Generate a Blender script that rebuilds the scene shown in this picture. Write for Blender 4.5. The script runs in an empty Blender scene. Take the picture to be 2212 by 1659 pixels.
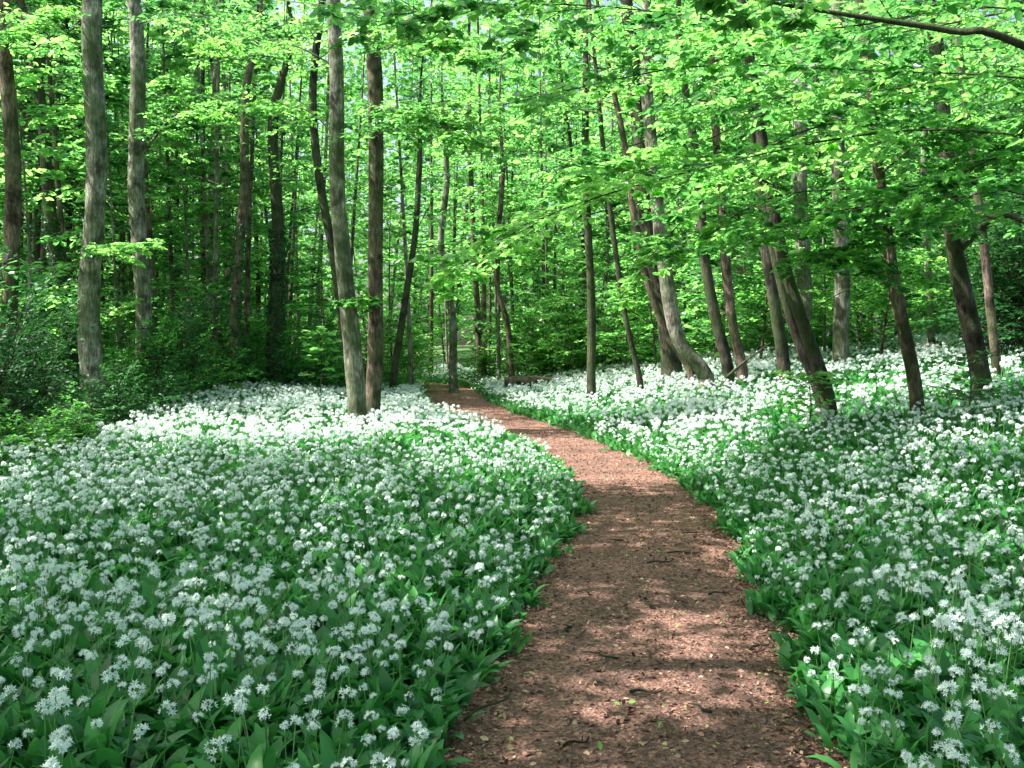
import bpy, math, numpy as np
from mathutils import Vector
rng = np.random.default_rng(11)
scene = bpy.context.scene
COL = scene.collection
scene.view_settings.view_transform = 'Standard'
scene.view_settings.look = 'None'
scene.view_settings.exposure = 0
F = 2151.0
CAMZ = 1.6
def U(a, b, n=None): return rng.uniform(a, b, n)
# survey helper: bearing / elevation readings plus distance -> world metres
def sight(px, py, d): return np.array([(px-1106)/F*d, d, CAMZ+(755-py)/F*d])

# ------------------------------------------------------------------ terrain
_py = np.array([-30,-8,0,3.81,4.95,7.25,9.98,14,17.6,23.7,29.9,36,43,52,62,90])
_px = np.array([.2,.2,.30,.49,.65,.99,1.34,1.24,.68,-.75,-1.65,-2.0,-3.2,-6.5,-12,-26])
_ty = np.linspace(-30, 90, 1201); _tx = np.interp(_ty, _py, _px)
_k = np.hanning(31); _k /= _k.sum()
_tx = np.convolve(np.pad(_tx, 15, mode='edge'), _k, 'valid')
def pathx(y): return np.interp(y, _ty, _tx)
def sstep(x, a, b):
    t = np.clip((x-a)/(b-a), 0, 1); return t*t*(3-2*t)
def noise(x, y, f=1.0, s=0.0):
    return (np.sin(x*f*1.3+s+1.7*np.sin(y*f*.9+s))*np.sin(y*f*1.1+2*s+1.3*np.sin(x*f*.7-s))
            + .5*np.sin(x*f*2.9+3+s+np.sin(y*f*2.3))*np.sin(y*f*3.1+s))/1.5
def H(x, y):
    x = np.asarray(x, float); y = np.asarray(y, float)
    xp = x-pathx(y)
    B = sstep(y, 1, 14)
    r = np.log1p(np.exp(np.clip((xp-1.7)*2.2, -30, 30)))/2.2
    r = np.where((xp-1.7)*2.2 > 29, xp-1.7, r)
    h = B*2.4*(1-np.exp(-r*.21/2.4))
    l = np.maximum(-xp-1.2, 0)
    h = h + .06*noise(x, y, .5)*sstep(np.abs(xp), 1.2, 2.8)
    h = h + .25*sstep(l, 0, 5)*sstep(y, 16, 26)
    return h

# ------------------------------------------------------------------ mesh helpers
def mesh_np(name, V, Q, mat, rnd=None, smooth=False, mats=None, midx=None):
    me = bpy.data.meshes.new(name)
    V = np.asarray(V, np.float32); Q = np.asarray(Q, np.int32)
    k = Q.shape[1]
    me.vertices.add(len(V)); me.vertices.foreach_set('co', V.ravel())
    me.loops.add(Q.size); me.loops.foreach_set('vertex_index', Q.ravel())
    me.polygons.add(len(Q))
    me.polygons.foreach_set('loop_start', np.arange(0, Q.size, k, dtype=np.int32))
    me.polygons.foreach_set('loop_total', np.full(len(Q), k, np.int32))
    if smooth: me.polygons.foreach_set('use_smooth', np.ones(len(Q), bool))
    if mats:
        for m in mats: me.materials.append(m)
        me.polygons.foreach_set('material_index', np.asarray(midx, np.int32))
    else: me.materials.append(mat)
    if rnd is not None:
        a = me.attributes.new('rnd', 'FLOAT', 'POINT')
        a.data.foreach_set('value', np.asarray(rnd, np.float32))
    me.update(calc_edges=True)
    return me
def obj(name, data, parent=None, loc=None, label=None, category=None, group=None, kind=None, col=None):
    o = bpy.data.objects.new(name, data)
    (col or COL).objects.link(o)
    if parent is not None: o.parent = parent
    if loc is not None: o.location = loc
    if label: o['label'] = label
    if category: o['category'] = category
    if group: o['group'] = group
    if kind: o['kind'] = kind
    return o
class Geo:
    def __init__(s): s.V=[]; s.Q=[]; s.n=0; s.R=[]
    def add(s, V, Q, R=None):
        s.V.append(V); s.Q.append(np.asarray(Q)+s.n); s.n += len(V)
        s.R.append(np.zeros(len(V)) if R is None else R)
    def mesh(s, name, mat, smooth=False):
        return mesh_np(name, np.concatenate(s.V), np.concatenate(s.Q), mat, np.concatenate(s.R), smooth)
def resample(P, n):
    P = np.asarray(P, float)
    if len(P) == 2: return P[0]+(P[1]-P[0])*np.linspace(0,1,n)[:,None]
    Pp = np.vstack([2*P[0]-P[1], P, 2*P[-1]-P[-2]])
    t = np.linspace(0, len(P)-1-1e-6, n); i = t.astype(int); f = (t-i)[:,None]
    a,b,c,d = Pp[i],Pp[i+1],Pp[i+2],Pp[i+3]
    return .5*((2*b)+(-a+c)*f+(2*a-5*b+4*c-d)*f*f+(-a+3*b-3*c+d)*f**3)
def tube(P, R, sides=10, lump=0.0, cap=False):
    P = np.asarray(P); n = len(P); R = np.asarray(R, float)
    T = np.gradient(P, axis=0); T /= np.linalg.norm(T, axis=1)[:,None]+1e-9
    mean = np.abs(T.mean(0)); ref = np.zeros(3); ref[np.argmin(mean)] = 1
    A = np.cross(T, ref); A /= np.linalg.norm(A, axis=1)[:,None]+1e-9
    B = np.cross(T, A)
    th = np.linspace(0, 2*np.pi, sides, endpoint=False)
    rad = R[:,None]*np.ones(sides)
    if lump:
        ph = U(0,6,3)
        z = np.arange(n)[:,None]
        rad = rad*(1+lump*(np.sin(3*th+ph[0]+z*.25)*.5+np.sin(2*th+ph[1]-z*.4)*.6)+lump*.5*rng.normal(size=(n,sides)))
    V = P[:,None]+A[:,None]*(np.cos(th)*rad)[...,None]+B[:,None]*(np.sin(th)*rad)[...,None]
    V = V.reshape(-1,3)
    i = np.arange(n-1)[:,None]*sides; j = np.arange(sides); k = (j+1)%sides
    Q = np.stack([i+j, i+k, i+sides+k, i+sides+j], -1).reshape(-1,4)
    if cap:
        e = len(V); V = np.vstack([V, P[0], P[-1]])
        C = []
        for q in range(0, sides, 2):
            C.append([e, (q+2)%sides, (q+1)%sides, q])
            o = (n-1)*sides
            C.append([e+1, o+q, o+(q+1)%sides, o+(q+2)%sides])
        Q = np.vstack([Q, C])
    return V, Q
def unit(v): return v/(np.linalg.norm(v, axis=-1, keepdims=True)+1e-9)
def rotz(D, a):
    c, s = np.cos(a), np.sin(a)
    return np.stack([D[...,0]*c-D[...,1]*s, D[...,0]*s+D[...,1]*c, D[...,2]], -1)
def sticks(P, D, L, r0, r1):
    N = len(P); Qe = P+D*L[:,None]
    a = unit(np.cross(D, np.array([.1,.2,1.]))); b = np.cross(D, a)
    th = np.array([0, 2.094, 4.189])
    ring = a[:,None]*np.cos(th)[None,:,None]+b[:,None]*np.sin(th)[None,:,None]
    V = np.concatenate([P[:,None]+ring*r0, Qe[:,None]+ring*r1], 1).reshape(-1,3)
    base = np.arange(N)[:,None,None]*6
    q = np.array([[0,1,4,3],[1,2,5,4],[2,0,3,5]])
    return V, (base+q).reshape(-1,4)
def kids(P, D, L, n, ang, lf, u0=.2, zj=.12):
    N = len(P)
    u = np.linspace(u0, 1, n)[None,:]+U(-.04,.04,(N,n))
    pos = P[:,None]+D[:,None]*(L[:,None]*u)[...,None]
    pos[...,2] -= .12*(u**2)*L[:,None]
    sg = np.where((np.arange(n)[None,:]+rng.integers(0,2,(N,1)))%2, 1, -1)
    a = sg*U(ang*.6, ang*1.3, (N,n))
    d = rotz(np.repeat(D[:,None], n, 1), a)
    d[...,2] = d[...,2]*.5+rng.normal(0, zj, (N,n))
    d = unit(d)
    l = (L[:,None]*lf*(1.15-.65*u))*U(.7,1.25,(N,n))
    return pos.reshape(-1,3), d.reshape(-1,3), l.reshape(-1)
def leaf_geo(P, D, S, rnd, width=.62, tilt=.38, flat=1.0):
    N = len(P)
    nr = unit(np.stack([rng.normal(0,tilt,N), rng.normal(0,tilt,N), np.full(N, flat)], -1))
    D = D.copy(); D[:,2] -= .15; D = unit(D)
    sd = unit(np.cross(D, nr)); nn = np.cross(sd, D)
    w = width
    loc = np.array([[0,0,0],[-.5*w,.36,.07],[-.36*w,.72,.04],[0,1,-.06],[.36*w,.72,.04],[.5*w,.36,.07]])
    V = P[:,None]+S[:,None,None]*(loc[None,:,0:1]*sd[:,None]+loc[None,:,1:2]*D[:,None]+loc[None,:,2:3]*nn[:,None])
    b = np.arange(N)[:,None,None]*6
    Q = (b+np.array([[0,3,2,1],[0,5,4,3]])).reshape(-1,4)
    return V.reshape(-1,3), Q, np.repeat(rnd, 6)
def leaves_on(P, D, L, n, size, geo, base_rnd=None, width=.64, tilt=.5):
    p, d, _ = kids(P, D, L, n, .8, .1, .15, .2)
    N = len(p)
    r = np.clip((np.repeat(base_rnd, n) if base_rnd is not None else .5)+rng.normal(0,.18,N), 0, 1)
    geo.add(*leaf_geo(p, d, U(.6,1.3,N)*size, r, width, tilt))
def foliage_from(P, D, L, lsize, geoL, geoB=None, n1=6, n2=3, nl=4, r=.008, br=0):
    """three levels of branching ending in leaves"""
    p1,d1,l1 = kids(P,D,L,n1,.95,.42,.15,.22)
    rb = np.clip(np.repeat(rng.normal(.5+br,.25,len(P)),n1)+rng.normal(0,.18,len(p1)),0,1)
    leaves_on(p1,d1,l1,nl+2,lsize,geoL,rb)
    if geoB is not None: geoB.add(*sticks(p1,d1,l1,r,r*.4))
    if n2:
        p2,d2,l2 = kids(p1,d1,l1,n2,.9,.55,.3,.28)
        leaves_on(p2,d2,l2,nl,lsize,geoL,np.repeat(rb,n2))
        if geoB is not None: geoB.add(*sticks(p2,d2,l2,r*.5,r*.25))

# ------------------------------------------------------------------ materials
def newmat(name):
    m = bpy.data.materials.new(name); m.use_nodes = True
    nt = m.node_tree; nt.nodes.clear()
    out = nt.nodes.new('ShaderNodeOutputMaterial')
    return m, nt, out
def N(nt, t, **kw):
    n = nt.nodes.new(t)
    for k, v in kw.items():
        if k in n.inputs: n.inputs[k].default_value = v
        else: setattr(n, k, v)
    return n
def ramp(nt, stops):
    r = nt.nodes.new('ShaderNodeValToRGB'); e = r.color_ramp.elements
    e[0].position, e[0].color = stops[0][0], (*stops[0][1],1)
    e[1].position, e[1].color = stops[-1][0], (*stops[-1][1],1)
    for p, c in stops[1:-1]:
        x = e.new(p); x.color = (*c,1)
    return r
def leafmat(name, dark, mid, light, tcol, tmix=.5, rough=.45, spec=.35):
    m, nt, out = newmat(name); L = nt.links
    at = N(nt,'ShaderNodeAttribute', attribute_name='rnd')
    oi = N(nt,'ShaderNodeObjectInfo')
    ad = N(nt,'ShaderNodeMath', operation='MULTIPLY_ADD'); ad.inputs[1].default_value=.5; 
    L.new(oi.outputs['Random'], ad.inputs[0]); 
    sub = N(nt,'ShaderNodeMath', operation='SUBTRACT'); L.new(at.outputs['Fac'], sub.inputs[0]); sub.inputs[1].default_value=.25
    L.new(sub.outputs[0], ad.inputs[2])
    r = ramp(nt, [(0,dark),(.5,mid),(1,light)]); L.new(ad.outputs[0], r.inputs[0])
    p = N(nt,'ShaderNodeBsdfPrincipled'); p.inputs['Roughness'].default_value=rough
    p.inputs['Specular IOR Level'].default_value=spec
    L.new(r.outputs[0], p.inputs['Base Color'])
    t = N(nt,'ShaderNodeBsdfTranslucent')
    g = ramp(nt, [(0,(tcol[0]*.15,tcol[1]*.28,tcol[2]*.25)),(.45,(tcol[0]*.42,tcol[1]*.58,tcol[2]*.6)),(.95,tcol)]); L.new(ad.outputs[0], g.inputs[0])
    L.new(g.outputs[0], t.inputs['Color'])
    ms = N(nt,'ShaderNodeMixShader'); ms.inputs[0].default_value=tmix
    L.new(p.outputs[0], ms.inputs[1]); L.new(t.outputs[0], ms.inputs[2]); L.new(ms.outputs[0], out.inputs[0])
    return m
M_beech = leafmat('beech_leaf', (.018,.10,.015),(.045,.21,.025),(.15,.38,.06),(.44,.92,.2),.52,.3,.7)
M_far = leafmat('canopy_leaf', (.015,.09,.018),(.04,.18,.03),(.12,.33,.06),(.42,.9,.2),.55,.4,.6)
M_dark = leafmat('evergreen_leaf', (.010,.055,.018),(.025,.11,.028),(.055,.18,.05),(.1,.32,.07),.3,.5,.25)
M_shrub = leafmat('shrub_leaf', (.025,.11,.025),(.05,.2,.04),(.10,.3,.06),(.28,.75,.11),.45,.5,.3)
M_garl = leafmat('garlic_leaf', (.02,.12,.03),(.045,.21,.05),(.09,.32,.08),(.18,.62,.11),.32,.35,.45)
def petal():
    m, nt, out = newmat('garlic_petal'); L = nt.links
    p = N(nt,'ShaderNodeBsdfPrincipled'); p.inputs['Base Color'].default_value=(.85,.92,.89,1); p.inputs['Roughness'].default_value=.6
    t = N(nt,'ShaderNodeBsdfTranslucent'); t.inputs[0].default_value=(.86,.96,.91,1)
    ms = N(nt,'ShaderNodeMixShader'); ms.inputs[0].default_value=.35
    L.new(p.outputs[0], ms.inputs[1]); L.new(t.outputs[0], ms.inputs[2]); L.new(ms.outputs[0], out.inputs[0])
    return m
M_petal = petal()
def plain(name, c, rough=.6):
    m, nt, out = newmat(name)
    p = N(nt,'ShaderNodeBsdfPrincipled'); p.inputs['Roughness'].default_value=rough
    tc = N(nt,'ShaderNodeTexCoord'); n = N(nt,'ShaderNodeTexNoise'); n.inputs['Scale'].default_value=30
    nt.links.new(tc.outputs['Object'], n.inputs['Vector'])
    r = ramp(nt, [(.3,tuple(x*.7 for x in c)),(.7,tuple(x*1.2 for x in c))]); nt.links.new(n.outputs[0], r.inputs[0])
    nt.links.new(r.outputs[0], p.inputs['Base Color']); nt.links.new(p.outputs[0], out.inputs[0])
    return m
M_stalk = plain('garlic_stalk', (.10,.27,.06))
def bark(name, c0, c1, c2, moss=.3):
    m, nt, out = newmat(name); L = nt.links
    ge = N(nt,'ShaderNodeNewGeometry')
    mp = N(nt,'ShaderNodeMapping'); mp.inputs['Scale'].default_value=(9,9,2.2); L.new(ge.outputs['Position'], mp.inputs[0])
    n1 = N(nt,'ShaderNodeTexNoise'); n1.inputs['Scale'].default_value=2.6; n1.inputs['Detail'].default_value=7; n1.inputs['Roughness'].default_value=.75
    L.new(mp.outputs[0], n1.inputs['Vector'])
    r = ramp(nt, [(.38,c0),(.5,c1),(.62,c2)]); L.new(n1.outputs[0], r.inputs[0])
    n3 = N(nt,'ShaderNodeTexNoise'); n3.inputs['Scale'].default_value=3.2; n3.inputs['Detail'].default_value=4
    L.new(ge.outputs['Position'], n3.inputs['Vector'])
    r3 = ramp(nt, [(.38,(.35,.33,.3)),(.5,(1,1,1)),(.62,(1.5,1.5,1.45))]); L.new(n3.outputs[0], r3.inputs[0])
    mm = N(nt,'ShaderNodeMix', data_type='RGBA', blend_type='MULTIPLY'); mm.inputs[0].default_value=1
    L.new(r.outputs[0], mm.inputs[6]); L.new(r3.outputs[0], mm.inputs[7])
    n2 = N(nt,'ShaderNodeTexNoise'); n2.inputs['Scale'].default_value=1.1; n2.inputs['Detail'].default_value=6; n2.inputs['Roughness'].default_value=.65
    L.new(ge.outputs['Position'], n2.inputs['Vector'])
    r2 = ramp(nt, [(.42,(0,0,0)),(.58,(moss,)*3)]); L.new(n2.outputs[0], r2.inputs[0])
    mx = N(nt,'ShaderNodeMix', data_type='RGBA'); L.new(r2.outputs[0], mx.inputs[0]); L.new(mm.outputs[2], mx.inputs[6]); mx.inputs[7].default_value=(.07,.11,.035,1)
    p = N(nt,'ShaderNodeBsdfPrincipled'); p.inputs['Roughness'].default_value=.85; p.inputs['Specular IOR Level'].default_value=.2
    L.new(mx.outputs[2], p.inputs['Base Color'])
    b = N(nt,'ShaderNodeBump'); b.inputs['Strength'].default_value=1.0; b.inputs['Distance'].default_value=.045
    L.new(n1.outputs[0], b.inputs['Height']); L.new(b.outputs[0], p.inputs['Normal']); L.new(p.outputs[0], out.inputs[0])
    return m
B_grey = bark('beech_bark', (.09,.08,.062),(.21,.195,.16),(.42,.40,.34),.6)
B_brown = bark('brown_bark', (.05,.036,.028),(.12,.087,.067),(.23,.17,.135),.45)
B_dark = bark('dark_bark', (.017,.015,.013),(.045,.037,.03),(.09,.075,.06),.5)
BK = {'g':B_grey,'b':B_brown,'d':B_dark}

def groundmat():
    m, nt, out = newmat('woodland_floor'); L = nt.links
    ge = N(nt,'ShaderNodeNewGeometry')
    n1 = N(nt,'ShaderNodeTexNoise'); n1.inputs['Scale'].default_value=14; n1.inputs['Detail'].default_value=8; L.new(ge.outputs['Position'], n1.inputs['Vector'])
    n2 = N(nt,'ShaderNodeTexNoise'); n2.inputs['Scale'].default_value=.35; n2.inputs['Detail'].default_value=4; L.new(ge.outputs['Position'], n2.inputs['Vector'])
    r = ramp(nt, [(.3,(.04,.035,.02)),(.5,(.09,.07,.04)),(.75,(.18,.13,.08))]); L.new(n1.outputs[0], r.inputs[0])
    g = ramp(nt, [(.3,(.02,.06,.015)),(.6,(.05,.13,.03)),(.8,(.09,.19,.04))]); L.new(n1.outputs[0], g.inputs[0])
    f = ramp(nt, [(.36,(0,0,0)),(.5,(1,1,1))]); L.new(n2.outputs[0], f.inputs[0])
    mx = N(nt,'ShaderNodeMix', data_type='RGBA'); L.new(f.outputs[0], mx.inputs[0]); L.new(r.outputs[0], mx.inputs[6]); L.new(g.outputs[0], mx.inputs[7])
    p = N(nt,'ShaderNodeBsdfPrincipled'); p.inputs['Roughness'].default_value=.95
    L.new(mx.outputs[2], p.inputs['Base Color'])
    b = N(nt,'ShaderNodeBump'); b.inputs['Strength'].default_value=1; b.inputs['Distance'].default_value=.04
    L.new(n1.outputs[0], b.inputs['Height']); L.new(b.outputs[0], p.inputs['Normal']); L.new(p.outputs[0], out.inputs[0])
    return m
def pathmat():
    m, nt, out = newmat('trodden_earth'); L = nt.links
    ge = N(nt,'ShaderNodeNewGeometry')
    n1 = N(nt,'ShaderNodeTexNoise'); n1.inputs['Scale'].default_value=38; n1.inputs['Detail'].default_value=8; n1.inputs['Roughness'].default_value=.75; L.new(ge.outputs['Position'], n1.inputs['Vector'])
    v = N(nt,'ShaderNodeTexVoronoi'); v.inputs['Scale'].default_value=60; L.new(ge.outputs['Position'], v.inputs['Vector'])
    n2 = N(nt,'ShaderNodeTexNoise'); n2.inputs['Scale'].default_value=1.6; n2.inputs['Detail'].default_value=5; L.new(ge.outputs['Position'], n2.inputs['Vector'])
    r = ramp(nt, [(.34,(.06,.034,.026)),(.5,(.205,.115,.086)),(.66,(.45,.285,.225))]); L.new(n1.outputs[0], r.inputs[0])
    vr = ramp(nt, [(0,(.45,.4,.38)),(.5,(1,.93,.9)),(1,(1.5,1.28,1.1))]); L.new(v.outputs['Color'], vr.inputs[0])
    mx = N(nt,'ShaderNodeMix', data_type='RGBA', blend_type='MULTIPLY'); mx.inputs[0].default_value=1; L.new(r.outputs[0], mx.inputs[6]); L.new(vr.outputs[0], mx.inputs[7])
    r2 = ramp(nt, [(.35,(.65,.62,.6)),(.65,(1.2,1.15,1.15))]); L.new(n2.outputs[0], r2.inputs[0])
    m2 = N(nt,'ShaderNodeMix', data_type='RGBA', blend_type='MULTIPLY'); m2.inputs[0].default_value=1; L.new(mx.outputs[2], m2.inputs[6]); L.new(r2.outputs[0], m2.inputs[7])
    p = N(nt,'ShaderNodeBsdfPrincipled'); p.inputs['Roughness'].default_value=.9
    L.new(m2.outputs[2], p.inputs['Base Color'])
    ad = N(nt,'ShaderNodeMath', operation='ADD'); L.new(n1.outputs[0], ad.inputs[0]); L.new(v.outputs['Distance'], ad.inputs[1])
    b = N(nt,'ShaderNodeBump'); b.inputs['Strength'].default_value=.9; b.inputs['Distance'].default_value=.02
    L.new(ad.outputs[0], b.inputs['Height']); L.new(b.outputs[0], p.inputs['Normal']); L.new(p.outputs[0], out.inputs[0])
    return m
def littermat():
    m, nt, out = newmat('fallen_leaf_litter'); L = nt.links
    at = N(nt,'ShaderNodeAttribute', attribute_name='rnd')
    r = ramp(nt, [(0,(.045,.025,.017)),(.35,(.14,.072,.048)),(.7,(.31,.165,.11)),(.92,(.5,.34,.23)),(.97,(.24,.32,.08)),(1,(.17,.34,.06))]); L.new(at.outputs['Fac'], r.inputs[0])
    p = N(nt,'ShaderNodeBsdfPrincipled'); p.inputs['Roughness'].default_value=.8
    L.new(r.outputs[0], p.inputs['Base Color']); L.new(p.outputs[0], out.inputs[0])
    return m

# ------------------------------------------------------------------ ground + path
def grid_sheet():
    t = np.linspace(-1,1,270)
    xs = 3*np.sinh(5.5*t); ys = 14+3*np.sinh(5.5*t)
    X, Y = np.meshgrid(xs, ys); Z = H(X,Y)
    n = len(xs); i = np.arange(n-1)[:,None]*n+np.arange(n-1)[None]
    Q = np.stack([i,i+1,i+n+1,i+n],-1).reshape(-1,4)
    return mesh_np('ground', np.stack([X,Y,Z],-1).reshape(-1,3), Q, groundmat(), smooth=True)
obj('ground', grid_sheet(), kind='structure', label='dark earthy woodland floor rising gently beside the path', category='ground')
ys = np.linspace(-10, 66, 500); cs = np.linspace(-1,1,13)
w = .86+.06*np.sin(ys*1.9)+.05*np.sin(ys*4.3+1)+.45*sstep(ys,13,24)
X = pathx(ys)[:,None]+cs[None]*w[:,None]; Y = np.repeat(ys[:,None],13,1)
Z = H(X,Y)+.035-.05*np.abs(cs[None])**6+.012*noise(X,Y,3)
i = np.arange(499)[:,None]*13+np.arange(12)[None]
obj('path', mesh_np('path', np.stack([X,Y,Z],-1).reshape(-1,3), np.stack([i,i+1,i+14,i+13],-1).reshape(-1,4), pathmat(), smooth=True),
    kind='structure', label='narrow reddish-brown trodden earth footpath through flowers', category='path')
# litter
n = 52000
ly = 2.5+30*U(0,1,n)**1.9; lx = pathx(ly)+np.where(U(0,1,n)<.55,rng.normal(0,.42,n),np.sign(U(-1,1,n))*rng.normal(.70,.13,n)); 
D = unit(np.stack([rng.normal(size=n),rng.normal(size=n),rng.normal(0,.3,n)+.2],-1))
g = Geo(); g.add(*leaf_geo(np.stack([lx,ly,H(lx,ly)+.037+.012*noise(lx,ly,3)],-1), D, .008+.032*U(0,1,n)**2, np.clip(rng.normal(.46,.26,n),0,1), .55, .7))
obj('leaf_litter', g.mesh('leaf_litter', littermat()), kind='stuff', label='scattered dry brown leaf fragments and bud scales on path', category='leaf litter')
# twigs
for (px,py,ln,a) in [(1250,1640,.13,.5),(1430,1230,.22,.25),(1400,1525,.15,-.1),(1300,1440,.2,2.6),(1060,1555,.4,1.0),(1500,1165,.2,.2),(1480,1210,.25,-.15),(1560,1300,.18,.4),(1650,1420,.2,.7),(1230,1380,.1,1.4),(1520,1560,.12,2.2),(1350,1590,.08,.9),(1330,1180,.14,2.9),(1410,1330,.1,1.9)]:
    d = 1.6*F/(py-755); x = (px-1106)/F*d
    pts = resample([[-ln/2,0,.008],[-ln/6,.02,.012],[ln/5,-.015,.01],[ln/2,.02,.014]],8)
    V,Q = tube(pts, np.linspace(.007,.003,8), 6, .1, cap=True)
    g = Geo(); g.add(V,Q); V,Q = tube(resample([pts[4],pts[4]+[.03,.04,.01]],3), [.004,.003,.002],5); g.add(V,Q)
    o = obj('fallen_twig', g.mesh('fallen_twig', B_dark), loc=(x,d,float(H(x,d))+.036), label='small dry dark twig lying on the earth path', category='twig', group='twigs on the path')
    o.rotation_euler[2] = a

# ------------------------------------------------------------------ wild garlic
def blade(geo, az, L, W, lean, rnd, base=(0,0,0)):
    n = 6; t = np.linspace(0,1,n)
    ang = t*lean
    r = np.cumsum(np.concatenate([[0],np.sin(ang[1:])]))*L/n; z = np.cumsum(np.concatenate([[0],np.cos(ang[1:])]))*L/n
    wd = W*np.array([.12,.45,.95,1,.65,.05])*.5
    d = np.array([math.cos(az),math.sin(az)]); s = np.array([-d[1],d[0]])
    V = []
    for k in range(n):
        c = np.array([d[0]*r[k],d[1]*r[k],z[k]])+base
        for sg,up in ((-1,.25),(0,0),(1,.25)):
            V.append(c+np.array([s[0]*sg*wd[k],s[1]*sg*wd[k],up*wd[k]]))
    Q = []
    for k in range(n-1):
        for j in (0,1): Q.append([k*3+j,k*3+j+1,k*3+j+4,k*3+j+3])
    geo.add(np.array(V), np.array(Q), np.full(len(V), rnd))
def head(geo, c, R, nf, npet, fl):
    # loose domed umbel of star florets
    k = np.arange(nf)+.5
    phi = np.arccos(1-1.15*k/nf); th = np.pi*(1+5**.5)*k+U(0,6)
    dirs = np.stack([np.cos(th)*np.sin(phi),np.sin(th)*np.sin(phi),np.cos(phi)],-1)+rng.normal(0,.2,(nf,3))
    dirs = unit(dirs)
    cen = c+dirs*(R*U(.65,1.2,nf))[:,None]
    fd = unit(dirs+rng.normal(0,.35,(nf,3)))
    a = unit(np.cross(fd, rng.normal(size=(nf,3)))); b = np.cross(fd,a)
    for f in range(nf):
        s0 = fl*U(.75,1.15)
        for p in range(npet):
            t = 2*math.pi*(p/npet)+U(-.12,.12)
            e = a[f]*math.cos(t)+b[f]*math.sin(t); s = -a[f]*math.sin(t)+b[f]*math.cos(t)
            tip = cen[f]+e*s0+fd[f]*s0*.35; m = cen[f]+e*s0*.5+fd[f]*s0*.12
            geo.add(np.array([cen[f],m+s*s0*.2,tip,m-s*s0*.2]), np.array([[0,1,2,3]]))
    return cen
def make_plant(nh, nf, npet, fl, nleaf, spread, hz):
    gs,gh,gl = Geo(),Geo(),Geo()
    for h in range(nh):
        bx,by = (0,0) if nh==1 else rng.normal(0,spread,2)
        z = hz*U(.85,1.12); tx,ty = rng.normal(0,.03,2)
        top = np.array([bx+tx,by+ty,z])
        V,Q = tube(resample([[bx,by,-.02],[bx+tx*.3,by+ty*.3,z*.5],top],5), [.003,.003,.0028,.0025,.002], 4); gs.add(V,Q)
        R = U(.018,.026)
        cen = head(gh, top, R, nf, npet, fl)
        if nh==1:
            d = cen-top; V,Q = sticks(np.repeat(top[None],len(cen),0), unit(d), np.linalg.norm(d,axis=1), .001,.0008); gs.add(V,Q)
    for l in range(nleaf):
        b = np.append(rng.normal(0,spread,2),0)
        blade(gl, U(0,6.28), U(.19,.30), U(.045,.07), U(.6,1.7), float(np.clip(rng.normal(.5,.28),0,1)), b)
    return gs,gh,gl
def merge_plant(name, parts):
    gs,gh,gl = parts; V=[];Q=[];R=[];mi=[];n=0
    for k,gg in enumerate((gs,gh,gl)):
        if not gg.V: continue
        v=np.concatenate(gg.V); q=np.concatenate(gg.Q); V.append(v);Q.append(q+n);R.append(np.concatenate(gg.R));mi+= [k]*len(q); n+=len(v)
    return mesh_np(name, np.concatenate(V), np.concatenate(Q), None, np.concatenate(R), mats=[M_stalk,M_petal,M_garl], midx=mi)
srccol = bpy.data.collections.new('garlic_sources')   # not linked to the scene
near_parts = []
NV = 9
for k in range(NV):
    p = make_plant(1, int(rng.integers(9,18)), 6, .0148, 4, .04, .33); near_parts.append(p)
    o = bpy.data.objects.new('g%02d_near'%k, merge_plant('garlic_near', p)); srccol.objects.link(o)
for k in range(5):
    p = make_plant(2, 8, 4, .024, 6, .09, .32)
    o = bpy.data.objects.new('h%02d_far'%k, merge_plant('garlic_cluster', p)); srccol.objects.link(o)
for k in range(3):
    p = make_plant(0, 9, 4, .019, 7, .06, .32)
    o = bpy.data.objects.new('i%02d_leaves'%k, merge_plant('garlic_leaves', p)); srccol.objects.link(o)

def scatter(ymin, ymax, dens, mar):
    W = .53*ymax+mar+1
    n = int(dens*(ymax-ymin)*2*W)
    x = U(-W,W,n); y = U(ymin,ymax,n)
    k = np.abs(x) < .53*np.maximum(y,0)+mar
    return x[k],y[k]
def allowed(x, y, inner=0.):
    xp = x-pathx(y)
    e = .79-inner-.08*sstep(y,4.5,8)+.12*noise(x,y,2.3,1.)+.06*noise(x,y,6.,2.)+np.where(xp<0,.5,.3)*sstep(y,15,25)
    ok = (np.abs(xp) > e)
    left = np.where(y<14, -9.5, -6.3-(y-16)*.2)+.6*noise(x*0,y,.8)
    ok &= (x > left)
    farlim = np.where(xp<0, 31+2*noise(x,y,.4), 36)
    ok &= (y < farlim) | ((np.abs(xp) < 4+2*noise(x,y,.3)) & (y<62))
    return ok
PX=[];PY=[];PI=[];PS=[]
def addpts(x,y,idx,s):
    PX.append(x);PY.append(y);PI.append(idx);PS.append(s)
x,y = scatter(-1.5,14,112,1.6)
fd = .60+.42*noise(x,y,.55,4.)+.4*noise(x,y,2.1,1.)+.3*noise(x,y,5.,3.)
k = allowed(x,y)&(U(0,1,len(x))<fd-.1*sstep(y,8,14)); x,y=x[k],y[k]
addpts(x,y,rng.integers(0,NV,len(x)),U(.74,1.2,len(x)))
n_near=len(x)
x,y = scatter(-1.5,14,90,1.6); k=allowed(x,y,.05); x,y=x[k],y[k]
addpts(x,y,rng.integers(NV+5,NV+8,len(x)),U(.75,1.2,len(x)))
x,y = scatter(14,62,35,2.5)
k=allowed(x,y)&(U(0,1,len(x))<np.where(y>34,.75,1)*(.58+np.where((x<0)&(y>18),.25,0)+.5*noise(x,y,.5,4.)+.45*noise(x,y,1.7,2.))); x,y=x[k],y[k]
addpts(x,y,rng.integers(NV,NV+5,len(x)),U(.85,1.3,len(x)))
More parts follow.
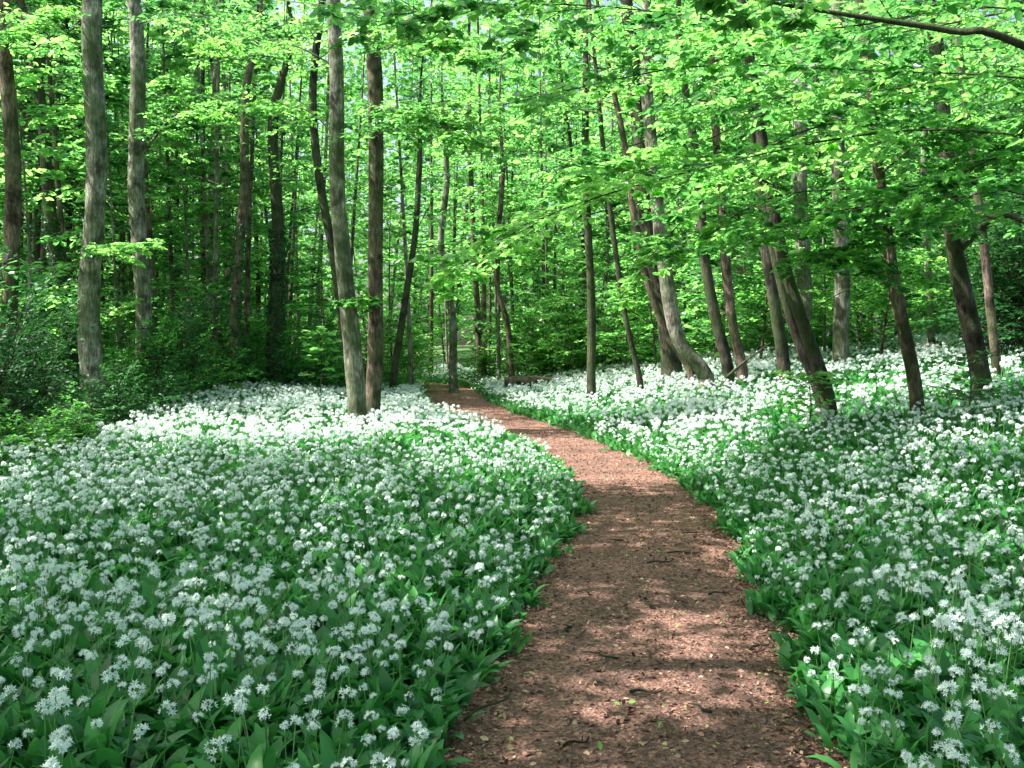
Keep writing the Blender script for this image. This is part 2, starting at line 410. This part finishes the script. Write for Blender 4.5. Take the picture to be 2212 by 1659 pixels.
x,y = scatter(14,34,24,2.5); k=allowed(x,y,.05); x,y=x[k],y[k]
addpts(x,y,rng.integers(NV+5,NV+8,len(x)),U(1.,1.6,len(x)))
PX=np.concatenate(PX);PY=np.concatenate(PY);PI=np.concatenate(PI);PS=np.concatenate(PS)
ed = np.abs(PX-pathx(PY)); PS = PS*(.72+.28*sstep(ed,.7,1.3))
RX=rng.normal(0,.18,len(PX));RY=rng.normal(0,.18,len(PX));RZ=U(0,6.283,len(PX))
# the nearest plants in view stand as individuals
dist = np.hypot(PX,PY); inv = (np.arange(len(PX))<n_near)&(PY>0)&(np.abs(PX)<.52*PY)&(PY>3.15)
cand = np.where(inv)[0]; cand = cand[np.argsort(dist[cand])][:300]
ind_me = []
for gs,gh,gl in near_parts:
    ind_me.append((gs.mesh('flower_stalk',M_stalk), gh.mesh('flower_head',M_petal), gl.mesh('leaf_clump',M_garl)))
for c in cand:
    o = obj('wild_garlic_plant', None, loc=(PX[c],PY[c],float(H(PX[c],PY[c]))), label='wild garlic plant with white starry flower head and broad leaves', category='flower', group='wild garlic flowering beside the path')
    o.empty_display_size=.05
    o.rotation_euler=(RX[c],RY[c],RZ[c]); o.scale=(PS[c],)*3
    for nm,me in zip(('flower_stalk','flower_head','leaf_clump'), ind_me[PI[c]]): obj(nm, me, parent=o)
keep = np.ones(len(PX),bool); keep[cand]=False
V = np.stack([PX,PY,H(PX,PY)],-1)[keep]
me = bpy.data.meshes.new('wild_garlic_carpet'); me.vertices.add(len(V)); me.vertices.foreach_set('co', V.astype(np.float32).ravel())
a = me.attributes.new('rot','FLOAT_VECTOR','POINT'); a.data.foreach_set('vector', np.stack([RX,RY,RZ],-1)[keep].astype(np.float32).ravel())
a = me.attributes.new('scl','FLOAT','POINT'); a.data.foreach_set('value', PS[keep].astype(np.float32))
a = me.attributes.new('idx','INT','POINT'); a.data.foreach_set('value', PI[keep].astype(np.int32))
carpet = obj('wild_garlic_carpet', me, kind='stuff', label='dense carpet of white wild garlic flowers with green leaves', category='ground cover')
ng = bpy.data.node_groups.new('scatter_garlic','GeometryNodeTree')
ng.interface.new_socket('Geometry', in_out='INPUT', socket_type='NodeSocketGeometry')
ng.interface.new_socket('Geometry', in_out='OUTPUT', socket_type='NodeSocketGeometry')
gi = ng.nodes.new('NodeGroupInput'); go = ng.nodes.new('NodeGroupOutput')
ci = ng.nodes.new('GeometryNodeCollectionInfo'); ci.inputs['Collection'].default_value=srccol
ci.inputs['Separate Children'].default_value=True; ci.inputs['Reset Children'].default_value=True
ip = ng.nodes.new('GeometryNodeInstanceOnPoints'); ip.inputs['Pick Instance'].default_value=True
def na(nm,t):
    q = ng.nodes.new('GeometryNodeInputNamedAttribute'); q.data_type=t; q.inputs['Name'].default_value=nm
    return [s for s in q.outputs if s.enabled and s.name=='Attribute'][0]
ng.links.new(gi.outputs[0], ip.inputs['Points']); ng.links.new(ci.outputs[0], ip.inputs['Instance'])
ng.links.new(na('idx','INT'), ip.inputs['Instance Index'])
ng.links.new(na('rot','FLOAT_VECTOR'), ip.inputs['Rotation'])
ng.links.new(na('scl','FLOAT'), ip.inputs['Scale'])
ng.links.new(ip.outputs[0], go.inputs[0])
md = carpet.modifiers.new('scatter','NODES'); md.node_group=ng

# ------------------------------------------------------------------ trees
def crown_branches(curve, zc, nb, Lr, up=.35, az0=None, bias=1.0, ztop=None):
    zt = (curve[-1,2]-.2) if ztop is None else min(ztop, curve[-1,2]-.2)
    z = zc+(zt-zc)*np.sort(U(0,1,nb)**bias)
    P = np.stack([np.interp(z, curve[:,2], curve[:,k]) for k in range(3)],-1)
    az = np.arange(nb)*2.4+U(0,.8,nb) if az0 is None else az0+rng.normal(0,.9,nb)
    t = (z-zc)/max(curve[-1,2]-zc,.1)
    L = U(Lr[0],Lr[1],nb)*(1.1-.5*t)
    D = unit(np.stack([np.cos(az),np.sin(az),np.full(nb,up)+rng.normal(0,.12,nb)],-1))
    return P,D,L
def beech(pts, d, w0, w1, bk, zc=6, nb=20, Lr=(1.3,2.8), top=13, lsize=.13, label='', extra=(), ivy=0, name='beech_tree', flare=1.4):
    w0 *= .81; w1 *= .81
    P = [sight(px,py,d) for px,py in pts]
    base = P[0].copy(); g0 = float(H(base[0],base[1]))
    if base[2] < g0+.35: base[2]=g0-.08; P[0]=base
    else: P = [np.array([base[0],base[1],g0-.08])]+P
    tp = P[-1]; dr = P[-1]-P[-2]; dr = dr/dr[2]
    if tp[2] < top:
        P.append(tp+(dr*.6+[0,0,.4])*(top-tp[2])*.5+[rng.normal(0,.2),rng.normal(0,.3),0]); P.append(P[-1]+[rng.normal(0,.4),rng.normal(0,.4),(top-P[-1][2])])
    C = resample(P, 44)
    zt = (C[:,2]-g0); r0 = w0/F*d/2; r1 = w1/F*d/2; zv = max(sight(*pts[-1],d)[2]-g0, 1)
    R = np.where(zt<zv, r0+(r1-r0)*np.clip(zt/zv,0,1), r1*np.clip(1-(zt-zv)/(top-g0-zv+.01),.05,1))
    R = R*(1+(flare-1)*np.exp(-np.maximum(zt,0)/.28))
    gt,gc = Geo(),Geo()
    C[:,:2] += .22*r0*np.stack([np.sin(zt*1.1+d),np.cos(zt*.8+d)],-1)*np.clip(zt,0,1)[:,None]
    gt.add(*tube(C,R,14,.05))
    bp,bd,bl = crown_branches(C, zc, nb, Lr)
    gt.add(*sticks(bp,bd,bl,.02,.006))
    foliage_from(bp,bd,bl,lsize,gc,None,6,3,3)
    for L in extra:   # surveyed limbs
        lp = [np.array(q,float) for q in L['w']]
        lc = resample(lp, 26)
        gt.add(*tube(lc, np.linspace(L.get('r',.03),.005,26), 7, .05))
        tg = unit(np.gradient(lc,axis=0)); s = slice(int(26*L.get('t0',.15)),26)
        m = L.get('rep',1)
        Pp=np.repeat(lc[s],m,0); Dd=np.repeat(tg[s],m,0)
        nn=len(Pp); sg=np.where(np.arange(nn)%2,1,-1)
        Dd=rotz(Dd, sg*U(.5,1.2,nn)); Dd[:,2]=Dd[:,2]*.3+rng.normal(L.get('droop',-.05),.22,nn); Dd=unit(Dd)
        Ll=U(.4,1.15,nn)*L.get('len',1.0)*np.linspace(1.1,.6,nn)
        gt.add(*sticks(Pp,Dd,Ll,.006,.003))
        foliage_from(Pp,Dd,Ll,L.get('ls',.098),gc,gt,L.get('n1',4),3,4,.003,L.get('br',0))
    root = obj(name, None, loc=(float(C[0,0]),float(C[0,1]),g0), label=label, category='tree', group='woodland trees')
    off = -np.array(root.location)
    for gg in (gt,gc): gg.V=[v+off for v in gg.V]
    obj('trunk', gt.mesh('trunk', BK[bk], True), parent=root)
    obj('crown', gc.mesh('crown', M_beech), parent=root)
    if ivy:
        n=ivy; zi=g0+(ivy_h-g0)*U(0,1,n)**1.5; cc=np.stack([np.interp(zi,C[:,2],C[:,k]) for k in range(3)],-1); rr=np.interp(zi,C[:,2],R)
        th=U(0,6.28,n); e=np.stack([np.cos(th),np.sin(th),np.zeros(n)],-1)
        V,Q,rn=leaf_geo(cc+e*(rr+U(0,.07,n))[:,None]+off, unit(e*.5+np.stack([-np.sin(th),np.cos(th),-np.ones(n)*.8],-1)), U(.05,.09,n), U(0,1,n), .9, .6, .3)
        gi_=Geo(); gi_.add(V,Q,rn); obj('ivy', gi_.mesh('ivy', M_dark), parent=root)
    return root
ivy_h = 5.0
S = sight
def W(*a): return np.array(a,float)
beech([(28,640),(30,400),(28,200),(26,0)],21,44,36,'b',7,10,label='brown-barked tree rising behind dark evergreen shrubs')
beech([(150,750),(120,500),(95,250),(75,80)],25,32,26,'d',7,12,label='dark ivy-clad tree leaning slightly',ivy=1800)
beech([(200,830),(200,600),(208,350),(217,0)],21,58,48,'g',8.2,6,label='stout pale grey beech with sunlit smooth bark',flare=1.2,
   extra=[dict(w=[S(205,560,21),S(250,530,20),S(330,530,18)],r=.015,ls=.09,len=.6,br=.3),
          dict(w=[S(210,60,21),S(120,40,20.5),S(20,90,19.5)],r=.02,ls=.1,len=1.2)])
beech([(308,720),(305,500),(303,300),(298,0)],24,44,38,'g',9,6,label='tall straight grey-barked beech beside dark shrubs',flare=1.2,
   extra=[dict(w=[S(318,330,24),S(370,265,23.5),S(440,210,23)],r=.04,ls=.1,len=1),
          dict(w=[S(300,60,24),S(420,40,23),S(560,80,22)],r=.03,ls=.1,len=1.4,rep=1)])
beech([(500,845),(512,650),(528,400),(540,200)],27,27,22,'b',5,14,label='thin tree with ivy around its lower trunk',ivy=900)
beech([(598,835),(600,650),(598,450),(600,250)],28,40,26,'d',4.5,16,label='dark tree partly covered in ivy',ivy=2200)
beech([(778,905),(752,700),(738,450),(730,200),(722,0)],18.5,50,35,'g',7.5,6,label='rough grey-barked tree with sunlit base among flowers',flare=1.3,
   extra=[dict(w=[S(733,300,18.5),S(640,235,18.5),S(430,250,18.5)],r=.018,ls=.08,t0=.3,len=1.0),
          dict(w=[S(731,150,18.5),S(620,100,18.5),S(450,90,18.5)],r=.018,ls=.085,t0=.2,len=1.2)])
beech([(802,890),(810,700),(817,450),(810,200),(802,0)],19.2,42,38,'b',7.5,6,label='straight reddish-brown tree close beside a grey one',flare=1.25,
   extra=[dict(w=[S(808,130,19.2),S(900,90,18),S(1020,130,17)],r=.018,len=1.3,rep=2),
          dict(w=[S(812,300,19.2),S(900,250,18),S(1000,300,17)],r=.014,len=1.1,rep=2),
          dict(w=[S(800,640,19.2),S(780,650,18.6),S(750,655,18)],r=.008,ls=.09,len=.35)])
beech([(755,780),(722,560),(690,380),(682,200),(700,0)],27,24,20,'d',5,12,label='dark slightly bent tree behind a pair of trunks')
beech([(850,800),(870,680),(898,520),(905,380)],31,20,15,'d',4.5,18,label='curved brown tree near the flower edge')
beech([(980,812),(975,680),(955,540),(965,400)],36,22,16,'g',6,12,label='slim sunlit pale tree beside the far path')
beech([(1105,800),(1095,700),(1072,600),(1085,400)],36,17,13,'b',6,12,label='slender leaning tree near a fallen log')
beech([(1278,815),(1275,650),(1270,500),(1262,200)],24,24,18,'d',4.6,14,label='dark narrow upright tree on the flowery bank')
beech([(1382,815),(1350,680),(1322,500),(1290,200)],23,16,12,'d',4.6,12,label='thin dark sapling-like tree leaning sideways')
beech([(1522,805),(1470,735),(1441,610),(1415,440),(1398,200)],22,42,31,'g',6,9,label='grey-brown beech with strongly curved base on the bank',flare=1.1)
beech([(1492,800),(1440,715),(1395,600),(1368,480),(1345,300)],22.4,22,17,'b',6,7,label='thin curved stem beside a thicker beech')
beech([(1450,800),(1420,600),(1395,450),(1360,100)],25,54,42,'d',5.5,12,label='broad dark tree leaning gently on the bank')
beech([(1572,795),(1546,680),(1520,540),(1500,350)],21.5,32,24,'d',5.6,9,label='leaning brown beech growing in a pair')
beech([(1602,785),(1582,690),(1560,500),(1540,200)],22,28,22,'b',5.6,9,label='leaning brown-grey beech growing in a pair')
beech([(1690,785),(1670,650),(1650,500),(1630,250)],20,34,26,'d',5.6,9,label='dark brown leaning beech among white flowers')
beech([(1788,865),(1742,720),(1692,560),(1640,300),(1600,60)],14.5,38,27,'d',6.2,6,label='dark leaning beech with forked base in flowers',flare=1.3,
   extra=[dict(w=[S(1660,400,14.5),S(1560,350,13.5),S(1420,340,12.5),S(1250,390,12)],r=.018,rep=2,br=.2),
          dict(w=[S(1680,520,14.5),S(1600,500,14),S(1440,550,13.5)],r=.013,len=.9,droop=-.15,br=.1),
          dict(w=[S(1700,580,14.5),S(1780,540,13.5),S(1880,580,13)],r=.012,len=.7,droop=-.15)])
beech([(1770,860),(1712,700),(1660,500),(1622,300)],15,26,19,'d',5.5,6,label='slimmer leaning beech beside a dark trunk')
beech([(1978,850),(1935,640),(1902,420),(1872,200),(1845,0)],14,36,28,'b',6.2,6,label='dark leaning beech rising from the flowery bank',flare=1.25,
   extra=[dict(w=[S(1885,300,14),S(1800,270,12.5),S(1640,330,11.5),S(1500,450,11),S(1400,560,11)],r=.017,rep=1,droop=-.12,br=.1),
          dict(w=[S(1905,450,14),S(1830,430,13.5),S(1700,500,13)],r=.014,len=.8,rep=1,droop=-.15),
          dict(w=[S(1895,380,14),S(2000,300,13),S(2130,290,12)],r=.02,len=1,rep=1)])
beech([(1817,750),(1812,500),(1805,250),(1800,30)],24,42,34,'g',6.5,10,label='straight grey beech standing behind leaning trees')
beech([(1737,790),(1730,500),(1722,250),(1718,0)],25,40,34,'g',6.5,10,label='straight grey beech at the bank edge')
beech([(2132,835),(2092,680),(2062,540),(2042,380),(2010,100)],15,50,38,'d',6.2,6,label='thick mossy brown beech leaning over flowers',flare=1.3,
   extra=[dict(w=[S(2050,420,15),S(2120,350,13.5),S(2212,330,12)],r=.02,len=1,rep=1),
          dict(w=[S(2058,540,15),S(2110,495,14.8),S(2165,465,14.6),S(2240,490,14.4),S(2330,480,14.2)],r=.11,len=.5,t0=.8),
          dict(w=[S(2050,500,15),S(1980,460,14),S(1900,520,13)],r=.014,len=.8,droop=-.12),
          dict(w=[S(2040,330,15),S(1960,250,13.5),S(1830,230,12)],r=.02,len=1.1,rep=1)])
beech([(2152,775),(2125,560),(2095,350),(2060,100)],17,24,20,'b',6.5,6,label='slim brown beech beside a thicker trunk')
beech([(2010,725),(2000,550),(1990,300)],26,20,16,'g',5.5,12,label='slender grey tree on the crest of the bank')
# big beech standing beside the view with long overhanging limbs
beech([(2960,900),(2950,500),(2900,0)],8.2,90,70,'d',6.5,24,Lr=(2,4),label='large beech whose long leafy limbs overhang the path',top=13,
  extra=[dict(w=[W(7,8.1,2.7),S(2230,118,7),S(2050,76,7),S(1850,45,7),S(1630,8,7),S(1500,-40,7.2)],r=.036,t0=.66,len=.55),
         dict(w=[W(7,8.1,3.),S(2250,300,9),S(1900,290,9.5),S(1500,370,10),S(1200,460,10.5),S(1000,570,10.7)],r=.012,len=1.15,rep=2,droop=-.12,br=.4,t0=.35),  # br lightens this spray's leaf colour to add to its sunlit highlight
         dict(w=[W(7,8.1,3.4),S(2250,180,8.5),S(1900,160,9),S(1500,150,9.5),S(1180,210,10)],r=.010,len=1.2,rep=1,br=.1),
         dict(w=[W(7,8.1,3.6),S(2200,30,8.5),S(1750,70,8.8),S(1250,20,9),S(850,40,9)],r=.010,len=1.3,rep=2,br=-.15),
         dict(w=[W(7,8.1,2.4),S(2250,430,9),S(2050,400,9.3),S(1800,470,9.6)],r=.010,len=.8,rep=1,droop=-.1)])
beech([(3100,850),(3080,500),(3050,0)],12,70,60,'d',6.5,18,Lr=(2,4),label='large grey beech with low leafy boughs',top=14,
  extra=[dict(w=[W(11,12,3),S(2300,330,12),S(2000,400,12),S(1700,420,12),S(1560,480,12)],r=.013,len=1.2,rep=1,droop=-.12),
         dict(w=[W(11,12,4.2),S(2300,160,12),S(1900,200,12),S(1500,230,12.5)],r=.013,len=1.3,rep=2,br=.1),
         dict(w=[W(11,12,5.2),S(2300,30,12),S(1900,80,12),S(1500,60,12.5),S(1150,100,13)],r=.013,len=1.4,rep=2,br=.1)])

# generic woodland trees (shared meshes, individual objects)
def generic(hgt, r0, zc, nb, Lr, lsize, bk, seedbend, bias=1.35, lm=None, up=.35, dn=(6,3,3)):
    z = np.linspace(-.1,hgt,26); b = seedbend
    C = np.stack([b*np.sin(z*.22+b*9)*.6+.05*z*b-b*np.sin(b*9)*.6, b*np.cos(z*.17)*.7-b*.7, z],-1)
    R = r0*(1-.85*z/hgt)*(1+.4*np.exp(-np.maximum(z,0)/.3))
    gt,gc=Geo(),Geo(); gt.add(*tube(C,R,9,.05))
    bp,bd,bl=crown_branches(C,zc,nb,Lr,bias=bias,up=up); gt.add(*sticks(bp,bd,bl,.018,.005))
    foliage_from(bp,bd,bl,lsize,gc,None,*dn)
    return gt.mesh('trunk',BK[bk],True), gc.mesh('crown',lm or M_far)
GEN = [generic(21,.15,3.4,42,(1.4,3.2),.23,'g',.5), generic(19,.12,4.2,38,(1.2,3.0),.22,'b',-.5), generic(22,.17,5.,42,(1.5,3.4),.24,'b',.25),
       generic(17,.09,2.8,38,(1.,2.6),.21,'d',.7), generic(20,.13,4.2,40,(1.2,3.0),.23,'d',-.3), generic(8,.05,1.2,34,(.8,2.1),.17,'g',.8,1.0),
       generic(5,.035,.6,28,(.7,1.7),.13,'b',-.8,1.0), generic(15,.08,6.5,10,(.8,1.8),.18,'g',.25), generic(16,.10,7.5,10,(.8,1.8),.18,'b',-.2),
       generic(14.5,.16,6.4,23,(2.0,4.6),.18,'g',.3,1.0,None,.35,(9,5,4)), generic(16,.15,1.0,60,(1.2,2.6),.17,'d',.1,1.1,M_dark,-.1)]  # spreading variant: added shade trees only, crown gaps shaped for dappled light
GL = ['tall slender grey-barked woodland beech with light green crown','thin brown-barked tree in the close woodland','tall brown woodland tree with high leafy crown','thin dark curving woodland tree','dark straight-trunked woodland tree','young pale beech with low leafy branches','small bright-leaved beech sapling in the understorey',
      'very thin pale pole-like woodland tree','very thin brown pole-like woodland tree','added out-of-view grey beech, spreading crown to shade the flowers','dark evergreen yew-like tree with low drooping branches']
hand = [(o.location.x,o.location.y) for o in bpy.data.objects if o.name.startswith('beech_tree')]
placed = list(hand); cnt=0; tries=0
def place_generic(x,y,k=None,s=None):
    k = int(rng.integers(0,6)) if k is None else k
    s = U(.85,1.2) if s is None else s
    r = obj('woodland_tree', None, loc=(x,y,float(H(x,y))), label=GL[k], category='tree', group='woodland trees')
    r.rotation_euler=(rng.normal(0,.03),rng.normal(0,.03),U(0,6.28)); r.scale=(s,s,s)
    obj('trunk',GEN[k][0],parent=r); obj('crown',GEN[k][1],parent=r)
while cnt<142 and tries<8000:
    tries+=1
    y = 29+58*U(0,1)**.9; x=U(-1,1)*(.56*y+2)
    xp = x-pathx(y)
    if abs(xp)<1.6 and y<60: continue
    if xp>0 and y<31 and x<14: continue
    if xp<0 and y<33 and x>-7: continue
    if 33<y<41 and -11<x<4: continue
    if any((x-a)**2+(y-b)**2<2.0**2 for a,b in placed): continue
    placed.append((x,y)); place_generic(x,y); cnt+=1
cnt=0
while cnt<130:
    y = U(26,62); x=U(-1,.6)*(.54*y)
    xp = x-pathx(y)
    if abs(xp)<1.5: continue
    if xp>0 and y<36: continue
    if xp<0 and y<32 and x>-7.5: continue
    if any((x-a)**2+(y-b)**2<.8**2 for a,b in placed): continue
    placed.append((x,y)); place_generic(x,y,int(rng.integers(7,9)),U(.8,1.3)); cnt+=1
# understorey of young beeches with low leaves
for (px,d,k) in [(60,23,5),(260,27,5),(400,29,5),(450,32,6),(540,33,5),(690,36,6),(850,37,5),(880,42,6),(1120,39,5),(1150,37,6),(1190,36,6),(1240,34,6),(1280,36,5),(1350,31,6),(1330,37,5),(1420,30,6),(1480,31,5),(1540,27,6),(1560,30,5),(1620,30,5),(1640,26,6),(1700,28,6),
                 (1780,27,5),(1860,28,6),(1900,25,6),(1930,30,5),(2050,28,5),(2100,24,6),(2130,28,6),(2200,26,5),(-20,22,5),(1160,48,5),(1230,52,5),(1040,56,5),(960,60,5),(900,55,5),(350,35,5),(160,34,5),(60,33,5),(1660,36,5),(1760,35,5),(1960,34,5)]:
    place_generic((px-1106)/F*d, d, k, U(.85,1.2))
# dark evergreens
for (px,d,s) in [(70,29,1.0),(150,33,1.1),(0,26,.8),(230,37,1.1),(380,43,1.1),(2200,19.5,.27),(2245,19,.34),(2235,25,.5),(2150,34,.6)]:
    place_generic((px-1106)/F*d, d, 10, s)
# unseen trees added beside the viewpoint so their crowns shade the flowers
for (x,y) in [(-4.7,4.9),(-4.2,1.2),(-7.6,9.3),(-10.5,5.2),(-12.5,11.5),(3.9,3.0),(-7.8,1.2),(1.9,-2.6),(-15,4),(-1.8,-3.0)]:
    place_generic(x,y,9,U(.95,1.1))

# far wood mass
n=90000
y=U(88,122,n); x=U(-1,1,n)*95; z=U(0,1,n)**.95*42
kk = noise(x,z,.35,2.)+.5*noise(x,z,1.1,5.) > -.6
x,y,z=x[kk],y[kk],z[kk]; n=len(x)
g=Geo(); D=unit(rng.normal(size=(n,3))*[1,1,.6])
g.add(*leaf_geo(np.stack([x,y,z+H(x,y)],-1),D,U(.5,1.,n),np.clip(.6+.3*noise(x,z,.6)+rng.normal(0,.15,n),0,1),.7,.8,.6))
obj('distant_woodland', g.mesh('distant_woodland',M_far), kind='stuff', label='far mass of light green woodland foliage', category='woodland')

# ------------------------------------------------------------------ shrubs
def shrub_mesh(h, r, nb, lsize, mat, nl=5):
    gt,gc=Geo(),Geo()
    az=U(0,6.28,nb); el=U(.15,1.4,nb)
    D=unit(np.stack([np.cos(az)*np.cos(el)*r,np.sin(az)*np.cos(el)*r,np.sin(el)*h],-1))
    L=U(.6,1.2,nb)*np.sqrt((r*np.cos(el))**2+(h*np.sin(el))**2)
    P=np.zeros((nb,3)); P[:,:2]=rng.normal(0,.15*r,(nb,2)); P[:,2]=U(0,.25*h,nb)
    gt.add(*sticks(P,D,L,.012,.004))
    p,d,l=kids(P,D,L,6,.9,.4,.3,.25); gt.add(*sticks(p,d,l,.005,.002))
    p2,d2,l2=kids(p,d,l,3,.9,.6,.25,.3)
    leaves_on(p,d,l,nl+2,lsize,gc,np.clip(rng.normal(.5,.25,len(p)),0,1),.55,.6); leaves_on(p2,d2,l2,nl,lsize,gc,np.clip(rng.normal(.5,.25,len(p2)),0,1),.55,.6)
    return gt.mesh('branches',B_dark), gc.mesh('foliage',mat)
SH=[shrub_mesh(2.3,1.3,30,.09,M_dark), shrub_mesh(1.6,1.3,28,.09,M_dark), shrub_mesh(2.2,1.5,28,.10,M_shrub), shrub_mesh(1.2,1.3,26,.09,M_shrub), shrub_mesh(2.4,1.7,28,.12,M_beech)]
SL=['dense dark evergreen shrub beneath the trees','low dark green evergreen bush','leafy mid-green woodland shrub','low spreading leafy green shrub','bright fresh-green leafy bush']
def shrub(px,d,k,s=1.0,xx=None):
    x=(px-1106)/F*d if xx is None else xx
    r=obj('shrub',None,loc=(x,d,float(H(x,d))-.05),label=SL[k],category='shrub',group='shrubs in the understorey')
    r.rotation_euler[2]=U(0,6.28); r.scale=(s*U(.9,1.15),s*U(.9,1.15),s*U(.85,1.15))
    obj('branches',SH[k][0],parent=r); obj('foliage',SH[k][1],parent=r)
for a in [(0,15.5,1,.85),(90,16.5,3,.8),(170,16,3,.55),(-70,15,0,.9),(40,19,0,.9),(240,19,1,.8),(10,13.4,3,.65),(95,14.2,3,.6),(-30,13.6,3,.8),(340,23,2,.9),(400,24,0,.9),(450,26,3,1.2),(340,21,1,.7),(260,23,2,.8),
          (500,28,1,1.),(560,28.5,3,1.2),(620,28.5,2,.9),(680,29,4,.7),(730,30,2,.8),(790,31,3,.8),(570,33,2,1.1),(690,34,2,1),(480,33,4,1.1),(600,37,2,1.2),(430,30,2,1.2),(30,25,0,1.3),(130,28,2,1.3),
          (840,34,3,1),(870,38,4,1),(790,36,2,1.2),(1150,38,4,1.),(1200,36,4,.9),(1240,37,4,1.1),(1180,44,4,1.3),(1290,36,4,1.),(1360,34,2,1.0),(1420,33,3,1.3),(1500,33,4,.9),(1600,32,3,1.2),(1850,29,3,1.0),(1760,31,3,1.1),
          (2180,20,0,1.0),(2220,20,0,1.4),(2260,22,0,1.7),(2170,24,0,1.2),(2060,31,3,1)]:
    shrub(*a)
c=0
while c<45:
    y=U(38,88); x=U(-1,1)*(.55*y)
    if abs(x-pathx(y))<2.2 and y<60: continue
    shrub(0,y,int(rng.integers(2,5)),U(1,1.6),x); c+=1
def sapling(px,d,h,ls,label):
    x=(px-1106)/F*d; gt,gc=Geo(),Geo()
    C=resample([[0,0,0],[.05,0,h*.5],[-.03,.04,h]],10); gt.add(*tube(C,np.linspace(.015,.005,10),6))
    nb=24; bp,bd,bl=crown_branches(C,h*.3,nb,(.35,.75),.25); gt.add(*sticks(bp,bd,bl,.006,.003))
    leaves_on(bp,bd,bl,9,ls,gc,None,.85,.5)
    r=obj('sapling',None,loc=(x,d,float(H(x,d))),label=label,category='sapling',group='saplings')
    obj('stem',gt.mesh('stem',B_brown,True),parent=r); obj('crown',gc.mesh('crown',M_beech),parent=r)
sapling(690,25.5,2.1,.19,'young sycamore with broad bright leaves beside bushes')
sapling(2090,13,1.2,.09,'small leafy sapling at the foot of a beech')
sapling(1745,14,1.2,.1,'small leafy sapling beside leaning trunks')

# fallen log + leaning dead branches
lg=Geo(); V,Q=tube(resample([[-.85,0,0],[0,.03,.03],[.85,.1,.0]],16),np.full(16,.17)*(1+.05*np.sin(np.arange(16))),14,.04,cap=True); lg.add(V,Q)
x=.6;obj('fallen_log',lg.mesh('fallen_log',B_brown,False),loc=(x,32.0,float(H(x,32))+.42),label='short mossy fallen log lying beside the path',category='log')
for (pts,r,lb) in [([S(1570,815,20),S(1610,780,20),S(1665,740,20)],.035,'dead branch leaning up from the flowers'),
                   ([S(1760,665,23),S(1820,630,23),S(1905,595,23)],.015,'thin bare fallen branch propped among trunks')]:
    C=resample(pts,14); b=C[0].copy(); g=Geo(); V,Q=tube(C-b,np.linspace(r,r*.35,14),8,.06,cap=True); g.add(V,Q)
    obj('fallen_branch',g.mesh('fallen_branch',B_dark),loc=tuple(b),label=lb,category='branch',group='fallen branches')

# ------------------------------------------------------------------ light, sky, camera
el=math.radians(55); az=math.radians(-93)   # bearing of the sun from +Y, negative = towards -X
sd=Vector((math.sin(az)*math.cos(el),math.cos(az)*math.cos(el),math.sin(el)))
L=bpy.data.lights.new('sun','SUN'); L.energy=15; L.angle=math.radians(.5); L.color=(1,.96,.93)
so=bpy.data.objects.new('sun',L); COL.objects.link(so); so.rotation_euler=(-sd).to_track_quat('-Z','Y').to_euler()
w=bpy.data.worlds.new('World'); scene.world=w; w.use_nodes=True; nt=w.node_tree; bg=nt.nodes['Background']
sk=nt.nodes.new('ShaderNodeTexSky'); sk.sky_type='NISHITA'; sk.sun_disc=False; sk.sun_elevation=el; sk.sun_rotation=az
sk.dust_density=5.0; sk.air_density=1.0; sk.ozone_density=1
nt.links.new(sk.outputs[0],bg.inputs[0]); bg.inputs[1].default_value=.35
cam=bpy.data.cameras.new('camera'); cam.lens=35; cam.sensor_width=36; cam.clip_end=2000
co=bpy.data.objects.new('camera',cam); COL.objects.link(co); co.location=(0,0,CAMZ); co.rotation_euler=(math.radians(90-1.98),0,0)
scene.camera=co
